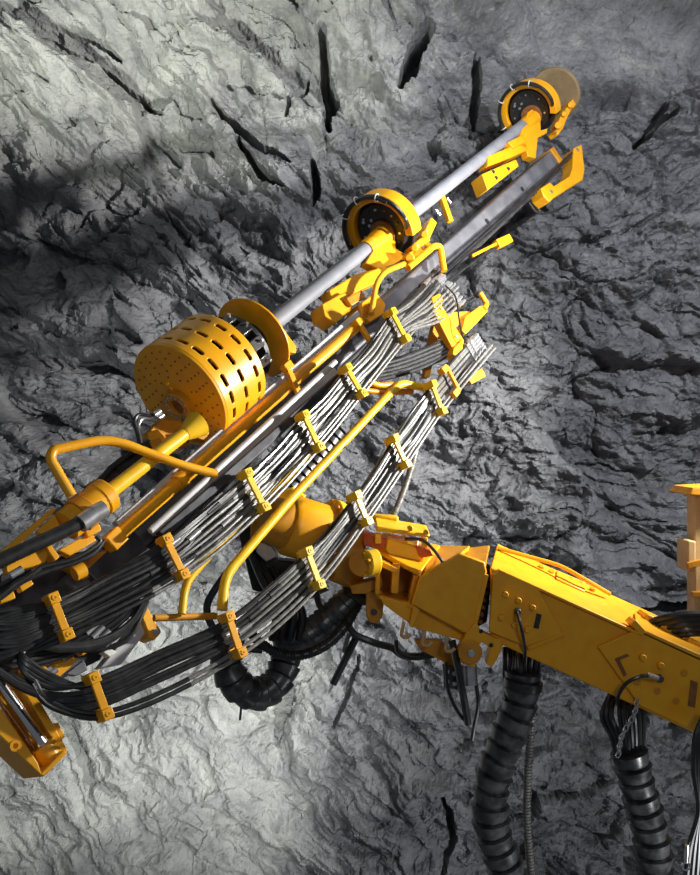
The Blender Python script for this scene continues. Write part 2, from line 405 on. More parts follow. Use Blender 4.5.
# ------------------------------------------------------------------ CAROUSEL: slotted drum, black gripper, yellow disc
car = thing('rod_carousel', S(-.5, 0, 0), 'yellow slotted drum and disc around the lower end of the drill rod', 'carousel')
def slotted_drum(c, ax, e1, R, h0, h1, rows, count, parent):
    e2 = ax.cross(e1); mb = MB(); dh = (h1-h0)/rows; nh = rows*26; na = count*20; da = 2*PI/count
    mb.v = [c+ax*(h0+(h1-h0)*i/nh)+(e1*math.cos(2*PI*j/na)+e2*math.sin(2*PI*j/na))*R for i in range(nh+1) for j in range(na)]
    for i in range(nh):
        r = i//26; y = ((i % 26)+.5)/26-.5
        for j in range(na):
            t = ((j+.5)/na*count-r*.36) % 1.0-.5
            yy = abs(y)*dh; xx = max(abs(t)*da*R-.026, 0)
            if math.hypot(xx, yy) < .017: continue
            mb.f.append((i*na+j, i*na+(j+1) % na, (i+1)*na+(j+1) % na, (i+1)*na+j))
    return mb.build('drum_shell', 'yellow', parent, angle=60, solid=.014)
RD = .368; H0 = su(F(177, 395, 0))[0]; H1 = H0+.43
DC = S(0, 0, 0)
shell = slotted_drum(DC, A, U, RD, H0+.02, H1, 3, 19, car)
MB().lathe(DC, A, U, [(H0, .0), (H0, RD+.004), (H0+.03, RD+.008), (H0+.03, 0)], n=72).build('drum_face', 'yellow', car, .004)
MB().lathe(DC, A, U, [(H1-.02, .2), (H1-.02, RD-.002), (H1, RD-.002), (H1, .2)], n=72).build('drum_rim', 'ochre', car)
MB().lathe(DC, A, U, [(H0+.05, 0), (H0+.05, .22), (H1-.05, .22), (H1-.05, 0)], n=40).build('inner_core', 'black', car)
hl = MB(); rg = random.Random(3)
for rr, cnt in ((.145, 9), (.19, 14), (.235, 18), (.28, 22), (.325, 26)):
    for j in range(cnt):
        t = 2*PI*(j+.5*(cnt % 4))/cnt; p = DC+A*(H0-.001)+(U*math.cos(t)+A.cross(U)*math.sin(t))*rr
        hl.cyl(p, p-A*.0025, .0075, n=8)
q = hl.build('vent_holes', 'rust', car); q['kind'] = 'stuff'
hubc = DC-U*.045-N*.02
MB().lathe(hubc, A, U, [(H0-.05, .05), (H0-.05, .105), (H0, .105), (H0, .05)], n=36).build('bearing_ring', 'ochre', car, .004)
MB().lathe(hubc, A, U, [(H0-.03, 0), (H0-.03, .055), (H0, .055), (H0, 0)], n=28).build('bearing_core', 'rust', car)
for j in range(14):
    t = 2*PI*j/14; bolt(car, hubc+A*(H0-.05)+(U*math.cos(t)+A.cross(U)*math.sin(t))*.08, -A, .009, .012)
for x, y in ((164, 385), (177, 385), (189, 396), (193, 409), (161, 395), (165, 408)):
    s_, u_ = su(F(x, y, 0)); p = F(x, y, 0); p = p-A*((p-O).dot(A)-H0); bolt(car, p, -A, .013, .02, 'yellow')
# carrier under the drum
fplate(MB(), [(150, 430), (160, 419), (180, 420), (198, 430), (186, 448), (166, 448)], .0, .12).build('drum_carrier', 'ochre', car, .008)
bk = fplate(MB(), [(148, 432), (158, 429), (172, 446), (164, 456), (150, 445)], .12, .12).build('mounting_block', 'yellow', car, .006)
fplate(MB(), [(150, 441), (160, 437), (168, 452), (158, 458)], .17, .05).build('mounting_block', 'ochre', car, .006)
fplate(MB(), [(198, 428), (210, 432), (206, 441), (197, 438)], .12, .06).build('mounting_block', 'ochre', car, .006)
# gripper and disc
GC = S(-.33, 0, 0)
MB().lathe(GC, A, U, [(-.035, .05), (-.035, .255), (.0, .255), (.0, .05)], n=40).build('gripper_disc', 'black', car)
for j in range(12):
    t = 2*PI*(j+.3)/12; d = U*math.cos(t)+A.cross(U)*math.sin(t); w = A.cross(d)
    b = MB().box(GC+A*-.08+d*.20, A*.055, d*.065, w*.042); bb = b.build('gripper_block', 'rubber', car, .008)
    bolt(bb, GC+A*-.135+d*.225, -A, .012, .014); bolt(car, GC+A*-.05+d*.265, d, .011, .03)
MB().lathe(GC, A, U, [(-.2, .05), (-.2, .13), (.15, .13), (.15, .05)], n=32).build('gripper_hub', 'dark', car)
fl = MB().lathe(GC, A, U, [(.14, .06), (.14, .308), (.157, .308), (.157, .06)], n=72).build('carousel_disc', 'yellow', car, .003)
# hydraulic lines bent into the drum face
MB().tube(rounded(ftube([(140, 446), (134, 420), (138, 414), (152, 416), (158, 411)], .12), .03), .011, 8, False).build('hydraulic_line', 'rubber', car)
MB().tube(rounded(ftube([(143, 450), (138, 424), (142, 418), (155, 421), (160, 416)], .12), .03), .011, 8, False).build('hydraulic_line', 'zinc', car)
for q in ((154, 415), (157, 419)): MB().cyl(F(*q, .13), F(q[0]+6, q[1]-4, .13), .017, n=10).build('line_fitting', 'zinc', car)

# ------------------------------------------------------------------ RING GUIDES on the feed
def ring_guide(px, rr, label, a0, a1, web, saddles, latch, hang):
    s0, u0 = su(F(*px, 0)); c = S(s0, u0, 0)
    g = thing('rod_guide', c-U*.3, label, 'rod guide', 'yellow ring guides on the feed')
    e2 = A.cross(U)
    def dr(t): return U*math.cos(t)+e2*math.sin(t)
    ri = MB().lathe(c, A, U, [(-.07, rr*.78), (-.07, rr), (.09, rr), (.09, rr*.86), (-.04, rr*.78)], a0, a1, 40).build('clamp_ring', 'yellow', g, .006)
    ds = MB().lathe(c, A, U, [(-.03, .05), (-.03, rr*.70), (.05, rr*.70), (.05, .05)], n=44).build('gripper_disc', 'black', g, .006)
    MB().lathe(c, A, U, [(.05, .05), (.05, rr*.84), (.085, rr*.84), (.085, .05)], n=44).build('back_plate', 'black', g, .006)
    for j in range(14):
        t = 2*PI*j/14; bolt(ds, c-A*.03+dr(t)*rr*.56, -A, .011, .012, 'zinc' if j % 2 else 'dark')
    for x, y in ((.28, .2), (.36, .05), (.45, .3)): bolt(ds, c-A*.03+U*rr*x-e2*rr*y, -A, .014, .014)
    MB().lathe(c-U*u0*.6, A, U, [(-.06, .06), (-.06, rr*.36), (-.03, rr*.36), (-.03, .06)], n=32).build('collar', 'rust', g)
    MB().lathe(S(s0, .005, 0), A, U, [(-.36, .062), (-.36, .074), (-.06, .095), (-.06, .062)], n=32).build('guide_sleeve', 'yellow', g)
    w = fplate(MB(), web, .06, .09).build('web_plate', 'yellow', g, .008)
    for poly, v, th, m in saddles:
        k = fplate(MB(), poly, v, th).build('saddle', m, g, .008)
    lb = MB()
    for (p, q, w_) in latch: fbar(lb, p, q, w_, .1, .12)
    lt = lb.build('latch', 'yellow', g, .012)
    for (p, q, w_) in latch[:3]: MB().cyl(F((p[0]*2+q[0])/3, (p[1]*2+q[1])/3, .02), F((p[0]*2+q[0])/3, (p[1]*2+q[1])/3, .2), w_*.42, n=14).build('knob', 'yellow', lt, .006)
    for (p, q, w_) in latch: bolt(lt, F((p[0]+q[0])/2, (p[1]+q[1])/2, .16), N, .014)
    pts = [c-A*.1+dr(a0-.25+(a1-a0-.25)*i/12)*(rr*(.98 if i else 1.08)) for i in range(13)]
    pts += hang and [F(*hang, .12)] or []
    hz = MB().tube(pts, .019, 8).build('guide_hose', 'rubber', g)
    MB().tube([p-A*.03+dr(0)*0 for p in pts[1:11]], .014, 8).build('guide_hose', 'rubber', g)
    for i in (2, 5, 7, 9):
        p = pts[i]; t = (pts[i+1]-pts[i-1]).normalized(); a_ = (A-t*A.dot(t)).normalized()
        MB().lathe(p-A*.012, t, a_, [(-.004, .031), (-.004, .036), (.004, .036), (.004, .031)], n=14).build('cable_tie', 'white', g)
    return g, c
D2R = math.radians
# the angle runs from the upper-left side towards the far side, so the near side is negative
ring_guide((383, 229), .325, 'yellow ring guide with black centre halfway up the drill rod', D2R(-108), D2R(128),
    [(378, 243), (389, 226), (396, 228), (396, 248), (408, 256), (404, 264), (380, 270), (366, 262)],
    [([(329, 290), (356, 274), (388, 265), (392, 270), (380, 281), (352, 294), (332, 299)], .06, .12, 'yellow'),
     ([(322, 304), (344, 292), (353, 299), (351, 311), (336, 323), (325, 316)], .1, .16, 'yellow'),
     ([(358, 305), (376, 292), (386, 304), (384, 314), (370, 322), (362, 316)], .12, .16, 'yellow'),
     ([(346, 298), (362, 290), (366, 297), (352, 306)], .14, .1, 'ochre'),
     ([(388, 266), (404, 259), (406, 264), (390, 272)], .12, .1, 'dark')],
    [((422, 240), (430, 223), .075), ((410, 252), (424, 240), .07), ((407, 262), (416, 250), .09), ((418, 246), (427, 248), .04)], (405, 238))
ring_guide((530, 111), .33, 'yellow ring guide with black centre at the far top end of the drill rod', D2R(-108), D2R(128),
    [(520, 136), (528, 112), (540, 104), (541, 130), (548, 128), (547, 133), (538, 138), (536, 158), (528, 156), (526, 148), (520, 146)],
    [([(488, 156), (512, 146), (526, 143), (528, 150), (510, 158), (488, 166)], .06, .14, 'yellow'),
     ([(482, 174), (516, 159), (519, 166), (488, 190)], .1, .16, 'yellow'),
     ([(508, 142), (524, 134), (526, 142), (514, 148)], .08, .1, 'yellow')],
    [((556, 130), (562, 116), .09), ((562, 118), (568, 106), .07), ((568, 108), (575, 99), .075), ((553, 136), (558, 128), .06)], (552, 118))
tipg = [o for o in bpy.data.objects if o.name.startswith('rod_guide')][-1]
for q in ((493, 172), (496, 178), (508, 169)): MB().cyl(F(*q, .1), F(*q, .106), .02, n=14).build('bolt_hole', 'black', tipg)
cs, cu = su(F(555, 94, 0))
MB().lathe(S(cs-.05, cu, 0), A, U, [(0, .05), (0, .30), (.05, .31), (.05, .05)], n=56).build('dust_collar', 'brown', tipg, .004)
for o in bpy.data.objects:
    if o.name.startswith('rod_guide') and 'group' in o: del o['group']

# ------------------------------------------------------------------ ROCK DRILL at the lower left
dr = thing('rock_drill', F(60, 560, 0), 'yellow rock drill with flanged tube at lower left of the feed', 'rock drill')
MB().cyl(F(103, 497, .25), F(188, 431, .25), .042, n=24).build('flush_tube', 'lemon', dr)
MB().cyl(F(184, 434, .25), F(198, 424, .25), .045, .085, 24).build('tube_mouth', 'lemon', dr)
ta = (F(188, 431, .25)-F(103, 497, .25)).normalized()
fl = MB().lathe(F(103, 497, .25), ta, N, [(-.035, .03), (-.035, .1), (.03, .1), (.03, .03)], n=36).build('flange', 'yellow', dr, .006)
for j in range(8):
    t = 2*PI*j/8; bolt(fl, F(103, 497, .25)+(N*math.cos(t)+ta.cross(N)*math.sin(t))*.08-ta*.035, -ta, .011, .012)
MB().cyl(F(66, 526, .25), F(101, 498, .25), .085, .095, 24).build('gearbox_body', 'yellow', dr)
MB().lathe(F(84, 512, .25), ta, N, [(-.05, .05), (-.05, .1), (.02, .1), (.02, .05)], n=30).build('gearbox_collar', 'ochre', dr, .006)
fplate(MB(), [(0, 552), (52, 508), (57, 509), (20, 545), (0, 558)], .2, .05).build('side_rail', 'yellow', dr, .005)
fplate(MB(), [(38, 530), (55, 514), (60, 525), (56, 533), (40, 534)], .24, .06).build('bracket_plate', 'yellow', dr, .006)
fplate(MB(), [(5, 567), (10, 561), (45, 548), (49, 555), (46, 562), (7, 574)], .3, .06).build('cover_plate', 'yellow', dr, .008)
fplate(MB(), [(46, 547), (51, 544), (60, 557), (55, 561)], .33, .09).build('rib', 'yellow', dr, .005)
fplate(MB(), [(58, 550), (92, 532), (97, 540), (70, 556)], .25, .06).build('bracket_plate', 'yellow', dr, .006)
fplate(MB(), [(83, 526), (98, 520), (102, 530), (88, 538)], .27, .06).build('bracket_plate', 'yellow', dr, .006)
fplate(MB(), [(64, 567), (110, 548), (122, 560), (84, 580)], .1, .06).build('base_plate', 'ochre', dr, .006)
MB().cyl(F(74, 574, .27), F(84, 569, .27), .04, n=20).build('pin', 'yellow', dr)
fplate(MB(), [(18, 585), (30, 577), (34, 584), (22, 592)], .3, .06).build('valve_block', 'yellow', dr, .005)
fplate(MB(), [(0, 598), (14, 591), (16, 598), (0, 604)], .3, .06).build('valve_block', 'yellow', dr, .005)
fplate(MB(), [(0, 617), (12, 614), (16, 618), (0, 624)], .3, .06).build('bracket_plate', 'yellow', dr, .005)
fplate(MB(), [(0, 575), (64, 555), (110, 545), (130, 575), (60, 600), (0, 640)], -.05, .1).build('mounting_plate', 'dark', dr, .006)
MB().cyl(F(88, 500, .1), F(150, 447, .1), .06, n=20).build('accumulator', 'rubber', dr)
for q in ((96, 493), (118, 474)): MB().lathe(F(*q, .1), ta, N, [(-.02, .05), (-.02, .068), (.02, .068), (.02, .05)], n=20).build('accumulator_band', 'black', dr)
def hose(px, v, r, label, m='rubber', group=None, fit=(), n=8, cat='hose', name='hydraulic_hose'):
    pts = [F(p[0], p[1], p[2] if len(p) > 2 else v) for p in px]
    o = MB().tube(pts, r, n).build(name, m); tag(o, label, cat, group)
    for (a, b) in fit: MB().cyl(F(*a, v), F(*b, v), r*1.35, n=12).build('hose_fitting', 'zinc', o)
    return o
hose([(-60, 590), (0, 561), (30, 547), (60, 533), (84, 521)], .4, .036, 'thick black hose with silver fitting joining the yellow rock drill', fit=(((80, 524), (93, 515)), ((93, 515), (104, 509))), n=14)
hose([(-40, 606), (0, 586), (20, 575), (45, 566), (70, 560), (90, 550), (100, 541), (96, 536)], .38, .013, 'thin black hose curling to the base of the rock drill, upper of two')
hose([(-40, 620), (0, 598), (22, 582), (48, 571), (76, 562), (94, 553), (104, 541)], .38, .013, 'thin black hose curling to the base of the rock drill, lower of two')
hose([(-30, 618), (8, 590), (14, 585), (26, 578), (40, 568)], .42, .014, 'short dark hose with silver fitting at the left edge below the rock drill', fit=(((10, 576), (22, 569)),))
hose([(76, 503), (98, 482), (118, 462), (142, 446)], .16, .016, 'black hose running beside the yellow flanged tube of the rock drill')

# ------------------------------------------------------------------ HOSE BUNDLES AND CLAMPS
UC = [((389, 314), (403, 341)), ((344, 370), (359, 396)), ((301, 417), (316, 449)), ((244, 475), (261, 509)), ((163, 541), (180, 576)), ((50, 600), (64, 636))]
LC = [((429, 386), (439, 413)), ((391, 440), (403, 466)), ((353, 497), (364, 523)), ((304, 553), (316, 586)), ((225, 618), (237, 654)), ((90, 679), (103, 715))]
ORD = ['first', 'second', 'third', 'fourth', 'fifth', 'sixth', 'seventh', 'eighth', 'ninth', 'tenth', 'eleventh', 'twelfth', 'thirteenth', 'fourteenth', 'fifteenth']
def bundle(clamps, n, v, right, left, where, group, r, t0, t1, joint, seed):
    rg = random.Random(seed)
    for i in range(n):
        t = t0+(t1-t0)*i/(n-1)
        route = []
        rt = right(i, t)
        route += [(x, y, v_) for x, y, v_ in rt]
        for k, (b1, b2) in enumerate(clamps):
            j = rg.uniform(-.015, .015)
            x = b1[0]+(b2[0]-b1[0])*(t+j); y = b1[1]+(b2[1]-b1[1])*(t+j); vv = v+rg.uniform(-.012, .004)
            route.append((x, y, vv))
            if k+1 < len(clamps):
                c1, c2 = clamps[k+1]; x2 = c1[0]+(c2[0]-c1[0])*t; y2 = c1[1]+(c2[1]-c1[1])*t
                sag = rg.uniform(-1.6, 3.2)+t*1.2
                route.append(((x+x2)/2+sag*.6, (y+y2)/2+sag*.8, v+rg.uniform(-.05, .01)))
        nr = len(route)
        route += left(i, t)
        pts = spline([F(*p) for p in route], 7)
        h = thing('hydraulic_hose', F(*route[nr//2]), '%s hydraulic hose from the top edge of the %s' % (ORD[i].capitalize(), where), 'hose', group)
        e_ = (pts[3]-pts[0]).normalized(); fe = MB()
        for z0, z1, k_ in ((-.05, .02, 1.25), (.02, .05, 1.7), (.05, .11, 1.4), (.11, .13, 1.8)): fe.cyl(pts[0]+e_*z0, pts[0]+e_*z1, r*k_, n=10)
        fe.build('end_fitting', 'zinc', h)
        cut = joint(i)
        rad = r*rg.uniform(.85, 1.12)
        if cut is None:
            MB().tube(pts, rad, 8, False).build('rubber_hose', 'rubber', h)
        else:
            q = min(range(len(pts)), key=lambda e: abs(px_of(pts[e])-cut))
            MB().tube(pts[:q+1], rad*.85, 8, False).build('steel_pipe', 'pipe', h)
            MB().tube(pts[q:], rad, 8, False).build('rubber_hose', 'rubber', h)
            if 2 < q < len(pts)-2: MB().tube([pts[q-1], pts[q+1]], rad*1.35, 10, False).build('coupling', 'black' if i % 2 else 'zinc', h)
def px_of(p): return 350+p.x/p.y*FPX
rgq = random.Random(11)
def u_right(i, t):
    if i < 7: return [(428+i*2.2+(i % 3)*5, 281+i*2.4-(i % 3)*4, .2), (412+i*1.6, 298+i*2.2, .3)]
    return [(440+(i-7)*3.2, 277+(i-7)*3.6, .2), (424+(i-7)*2.2, 297+(i-7)*3.4, .3)]
def u_left(i, t):
    y = 596+58*t; return [(18, y+8, .36), (-30, y+16+8*math.sin(i), .34), (-90, y+36, .34)]
cuts_u = [None, 214, 170, None, 236, 200, 196, None, 250, 160, 226, None, 205, 190, 180]
bundle(UC, 15, .35, u_right, u_left, 'upper clamped bundle', 'hydraulic hoses of the upper bundle', .0135, .08, .82, lambda i: cuts_u[i] if i < len(cuts_u) else 200, 1)
def l_right(i, t):
    return [(470+t*14+(i % 2)*3, 338+t*24-(i % 2)*4, .3), (449+t*12, 362+t*24, .33)]
def l_left(i, t):
    if i < 4: return [(52, 688-4*i, .38), (26, 674-5*i, .38), (20, 658-2*i, .36), (34, 644+i, .34), (62, 644+2*i, .34), (100, 640+2*i, .33), (130, 622+i, .32), (147, 596+2*i, .32)]
    if i < 9: return [(58, 688+i*1.6, .40), (20, 680+i, .40), (-10, 660+i, .40), (-60, 640, .38)]
    return [(64, 704+(i-9)*3, .38), (44, 696+(i-9)*2, .36), (30, 676, .3), (20, 660, .25)]
cuts_l = [None, 262, 240, 276, None, 255, 230, None, 246, 236, None, 232]
bundle(LC, 12, .42, l_right, l_left, 'lower clamped bundle', 'hydraulic hoses of the lower bundle', .0135, .08, .74, lambda i: cuts_l[i], 2)
# two thin outer tubes along the lower edge of each bundle
for (cl, v, ex, lf, wh, g, ts) in (
        (UC, .36, [(455, 284), (424, 314)], [(20, 652), (-40, 668)], 'upper', 'outer tubes of the upper bundle', (.93, 1.06)),
        (LC, .43, [(492, 345), (464, 378)], [(60, 706), (44, 696), (34, 680)], 'lower', 'outer tubes of the lower bundle', (.93, 1.08))):
    for k, t in enumerate(ts):
        rt = [F(x+k*3, y+k*3, v-.05) for x, y in ex]+[F(b1[0]+(b2[0]-b1[0])*t, b1[1]+(b2[1]-b1[1])*t, v) for b1, b2 in cl]+[F(x-2*k, y+4*k, v-.03) for x, y in lf]
        pts = spline(rt, 8); q = min(range(len(pts)), key=lambda e: abs(px_of(pts[e])-(150 if wh == 'upper' else 190)))
        h = thing('outer_tube', rt[4], 'thin grey tube set apart below the %s hose bundle, %s of the pair' % (wh, 'inner' if k == 0 else 'outermost'), 'tube', g)
        MB().tube(pts[:q+1], .011, 8, False).build('steel_pipe', 'pipe', h)
        MB().tube(pts[q:], .0125, 8, False).build('rubber_hose', 'rubber', h)
def clamp(b1, b2, v, label, group, m='lemon', sz=.027):
    p, q = F(*b1, v), F(*b2, v); e = (q-p).normalized(); w = e.cross(N)
    c = thing('hose_clamp', (p+q)/2, label, 'hose clamp', group)
    MB().bar(p+e*.02+N*.03-w*.004, q-e*.02+N*.03-w*.004, .042, .018, N).build('clamp_bar', m, c, .004)
    MB().bar(p-e*.02-N*.04, q+e*.03-N*.04, .045, .018, N).build('backing_bar', m, c, .004)
    for k, z in enumerate((p, q)):
        o = MB().box(z+N*.02, e*sz, w*sz*1.05, N*.045).build('clamp_block', m, c, .005)
        MB().lathe(z+N*.065, N, e, [(0, .006), (0, sz*.5), (.004, sz*.5), (.004, .006)], n=16).build('bolt_cap', m, o)
for i, (b1, b2) in enumerate(UC):
    clamp(b1, b2, .37, 'yellow clamp across the upper hose bundle, %s counted from its upper right end' % ORD[i], 'clamps on the upper hose bundle', 'lemon' if i < 4 else 'yellow')
for i, (b1, b2) in enumerate(LC):
    clamp(b1, b2, .44, 'yellow clamp across the lower hose bundle, %s counted from its upper right end' % ORD[i], 'clamps on the lower hose bundle', 'lemon' if i < 4 else 'yellow')
# open bracket clamp on the end of the lower bundle
cb = thing('hose_clamp', F(452, 382, .4), 'yellow square bracket clamp at the upper right end of the lower bundle', 'hose clamp', None)
MB().tube(rounded(ftube([(444, 371), (446, 366), (459, 391), (455, 394)], .42), .01, 2), .019, 4, False).build('bracket_bar', 'yellow', cb, .003)
for q in ((443, 370), (454, 394)): MB().box(F(*q, .42), A*.035, U*.025, N*.03).build('clamp_block', 'yellow', cb, .004)
fplate(MB(), [(468, 378), (482, 368), (486, 376), (472, 384)], .3, .04).build('end_bracket', 'yellow', cb, .005)
# black arcs of hose between the two bundles
for i in range(5):
    hose([(462-i*2, 336+i*4, .25), (438, 344+i*4, .22), (408, 356+i*4.0, .18), (376, 366+i*3.4, .14), (346, 374+i*3, .1)], .2, .021, 'black hose arching between the bundles under the yellow hook arm, %s from top' % ORD[i], group='black hoses arching between the bundles')
# tangle at the left end
hose([(-20, 668, .3), (14, 676, .3), (36, 690, .32), (20, 660, .3), (42, 646, .3), (90, 650, .3), (126, 640, .3), (143, 612, .3), (150, 592, .3)], .3, .014, 'black hose curving up beside the grey tail rail at lower left')
for i in range(4):
    hose([(-40, 652+i*7, .34), (10, 650+i*6, .32), (50, 646+i*5, .3), (80, 634+i*5, .3), (112, 612+i*6, .3), (140, 592+i*4, .3)], .3, .013, 'dark hose in the tangle below the upper bundle, %s from top' % ORD[i], group='dark hoses in the left tangle', fit=(((86+i*6, 634+i*4), (97+i*6, 623+i*4)),))
fr = thing('hose_manifold', F(60, 665, .1), 'yellow and grey plate with white fittings among the hoses at lower left', 'manifold')
fplate(MB(), [(50, 664), (58, 656), (66, 662), (74, 656), (78, 660), (60, 677), (56, 676)], .2, .05).build('yellow_plate', 'yellow', fr, .004)
fplate(MB(), [(78, 652), (90, 645), (92, 650), (82, 656)], .22, .05).build('yellow_plate', 'yellow', fr, .004)
fplate(MB(), [(66, 674), (84, 660), (88, 670), (76, 676)], .16, .04).build('grey_plate', 'alum', fr, .004)
fplate(MB(), [(103, 652), (110, 648), (117, 652), (110, 657)], .2, .06).build('white_cap', 'white', fr, .004)
for q in ((46, 670), (48, 675), (52, 672), (31, 642), (18, 654), (40, 636)): MB().cyl(F(*q, .22), F(q[0]+4, q[1]-3, .22), .02, n=10).build('fitting', 'zinc', fr)
for q in ((40, 671), (57, 648), (27, 637)): MB().cyl(F(*q, .24), F(q[0]+4, q[1]-3, .24), .03, n=12).build('fitting', 'yellow', fr)
fplate(MB(), [(8, 672), (18, 664), (20, 684), (12, 690)], .1, .05).build('yellow_plate', 'yellow', fr, .004)
fplate(MB(), [(-20, 600), (90, 560), (130, 610), (100, 660), (40, 690), (-20, 700)], -.08, .08).build('backing_plate', 'dark', fr, .006)

# ------------------------------------------------------------------ support jack at bottom left
jk = thing('support_jack', F(35, 765, .1), 'yellow channel housing with a chrome ram at bottom left edge', 'jack')
def q3(x, y, v): return F(x, y, v)
fplate(MB(), [(-24, 674), (0, 707), (38, 762), (43, 777), (0, 736), (-24, 704)], .3, .28).build('channel_wall', 'yellow', jk, .006)
fplate(MB(), [(14, 676), (24, 672), (68, 750), (64, 757)], .2, .2).build('channel_wall', 'yellow', jk, .006)
fplate(MB(), [(-20, 668), (24, 672), (68, 750), (42, 776)], .04, .03).build('channel_back', 'yellow', jk, .006)
fplate(MB(), [(40, 774), (44, 777), (68, 753), (64, 750)], .3, .28).build('channel_end', 'yellow', jk, .006)
MB().cyl(F(-10, 672, .2), F(43, 747, .2), .036, n=24).build('ram', 'chrome', jk)
MB().cyl(F(42, 745, .2), F(51, 759, .2), .058, n=24).build('ram_collar', 'yellow', jk)
fplate(MB(), [(28, 724), (34, 722), (44, 742), (38, 744)], .2, .03).build('scale_plate', 'white', jk, .002)
fplate(MB(), [(48, 728), (58, 722), (66, 736), (60, 742)], .1, .1).build('side_lug', 'yellow', jk, .006)
MB().lathe(F(15, 746, .31), N, A, [(-.01, .012), (-.01, .026), (.01, .026), (.01, .012)], n=20).build('lug_ring', 'yellow', jk)

# ------------------------------------------------------------------ BOOM
BK = V((0, 1, 0)); FR = V((0, -1, 0))
def hexa(mb, front, back):            # box from four front corners and four back corners
    return mb.add(list(front)+list(back), [(0, 1, 2, 3), (7, 6, 5, 4), (0, 4, 5, 1), (1, 5, 6, 2), (2, 6, 7, 3), (3, 7, 4, 0)])
bm_ = thing('telescopic_boom', P(600, 680, 5.4), 'big yellow box boom coming in from the lower right', 'boom')
D0, D1 = 5.4, 5.95
fr_ = [P(490, 567, D0), P(1150, 865, D0), P(1150, 942, D0), P(490, 640, D0)]
bk_ = [P(497, 543, D1), P(1150, 836, D1), P(1150, 909, D1), P(497, 612, D1)]
hexa(MB(), fr_, bk_).build('boom_tube', 'yellow', bm_, .012)
MB().bar(P(498, 570, D0-.01), P(640, 634, D0-.01), .02, .05, FR).build('edge_rail', 'yellow', bm_, .006)
# plates welded to the near side
pl = bplate(MB(), [(493, 574), (500, 572), (538, 588), (564, 634), (527, 647), (489, 632)], D0-.035, .03).build('side_plate', 'yellow', bm_, .008)
def px_bolt(par, q, d, r, h=.03, m='yellow', n=14, name='bolt'): return MB().cyl(P(*q, d), P(*q, d)+FR*h, r, r*.9, n).build(name, m, par, .004)
for q in ((505, 594), (518, 600), (532, 607), (501, 617), (514, 624), (527, 629)): px_bolt(pl, q, D0-.035, .021)
MB().bar(P(539, 614, D0-.04), P(536, 628, D0-.04), .03, .02, FR).build('slot', 'black', pl)
px_bolt(pl, (517, 611), D0-.035, .022, .04, 'dark', name='port')
MB().tube([P(517, 612, D0-.09), P(520, 622, D0-.14), P(523, 636, D0-.12), P(525, 650, D0-.04), P(524, 662, D0+.1)], .011, 8).build('grease_line', 'rubber', pl)
bplate(MB(), [(563, 633), (565, 636), (529, 650), (527, 647)], D0-.04, .04).build('weld_edge', 'yellow', pl, .003)
pr = bplate(MB(), [(598, 647), (638, 629), (800, 703), (800, 778), (690, 729), (640, 706)], D0-.03, .028).build('side_plate', 'yellow', bm_, .008)
for q in ((642, 657), (660, 665)): px_bolt(pr, q, D0-.03, .023)
for q in ((637, 682), (657, 691), (676, 701), (684, 673)): px_bolt(pr, q, D0-.03, .026, .006, 'ochre', 6, 'blind_hole')
px_bolt(pr, (659, 678), D0-.03, .026, .03, 'dark', name='port')
for poly in ([(615, 659), (627, 654), (630, 656), (620, 660), (627, 675), (624, 677)], [(691, 680), (698, 683), (695, 708), (688, 706)]):
    bplate(MB(), poly, D0-.036, .006).build('slot', 'rust', pr)
MB().tube([P(659, 678, D0-.06), P(652, 676, D0-.12), P(642, 676, D0-.16), P(628, 682, D0-.15), P(619, 694, D0-.1), P(618, 704, D0+.02), P(622, 712, D0+.15)], .012, 8).build('grease_line', 'rubber', pr)
MB().cyl(P(657, 678, D0-.09), P(648, 675, D0-.15), .017, n=10).build('line_fitting', 'zinc', pr)
# slide rail with pads along the top edge
hexa(MB(), [P(636, 626, D0-.03), P(800, 699, D0-.03), P(800, 708, D0-.03), P(640, 634, D0-.03)], [P(634, 612, D1-.2), P(800, 686, D1-.2), P(800, 694, D1-.2), P(637, 620, D1-.2)]).build('slide_rail', 'yellow', bm_, .008)
MB().bar(P(630, 620, D0+.02), P(641, 632, D0+.02), .045, .12, FR).build('rail_stop', 'yellow', bm_, .006)
for q, d, w in (((648, 617), 5.75, 14), ((664, 626), 5.7, 16), ((690, 641), 5.65, 14)):
    p = P(*q, d); MB().box(p, V((.045, 0, -.02)), BK*.08, V((.008, 0, .022))).build('guide_pad', 'yellow', bm_, .01)
for q in ((541, 570), (551, 575), (570, 583), (580, 587), (592, 592)):
    MB().cyl(P(*q, 5.85), P(*q, 5.85)+V((0, -.02, .035)), .02, n=10).build('bolt', 'yellow', bm_, .003)
hexa(MB(), [P(556, 578, 5.72), P(585, 591, 5.72), P(585, 596, 5.72), P(556, 583, 5.72)], [P(557, 570, 5.9), P(586, 582, 5.9), P(586, 588, 5.9), P(557, 576, 5.9)]).build('guide_pad', 'yellow', bm_, .006)
MB().tube([P(498, 548, 5.8), P(530, 557, 5.8), P(560, 566, 5.78), P(586, 580, 5.75), P(610, 594, 5.8)], .014, 8).build('grease_line', 'yellow', bm_)
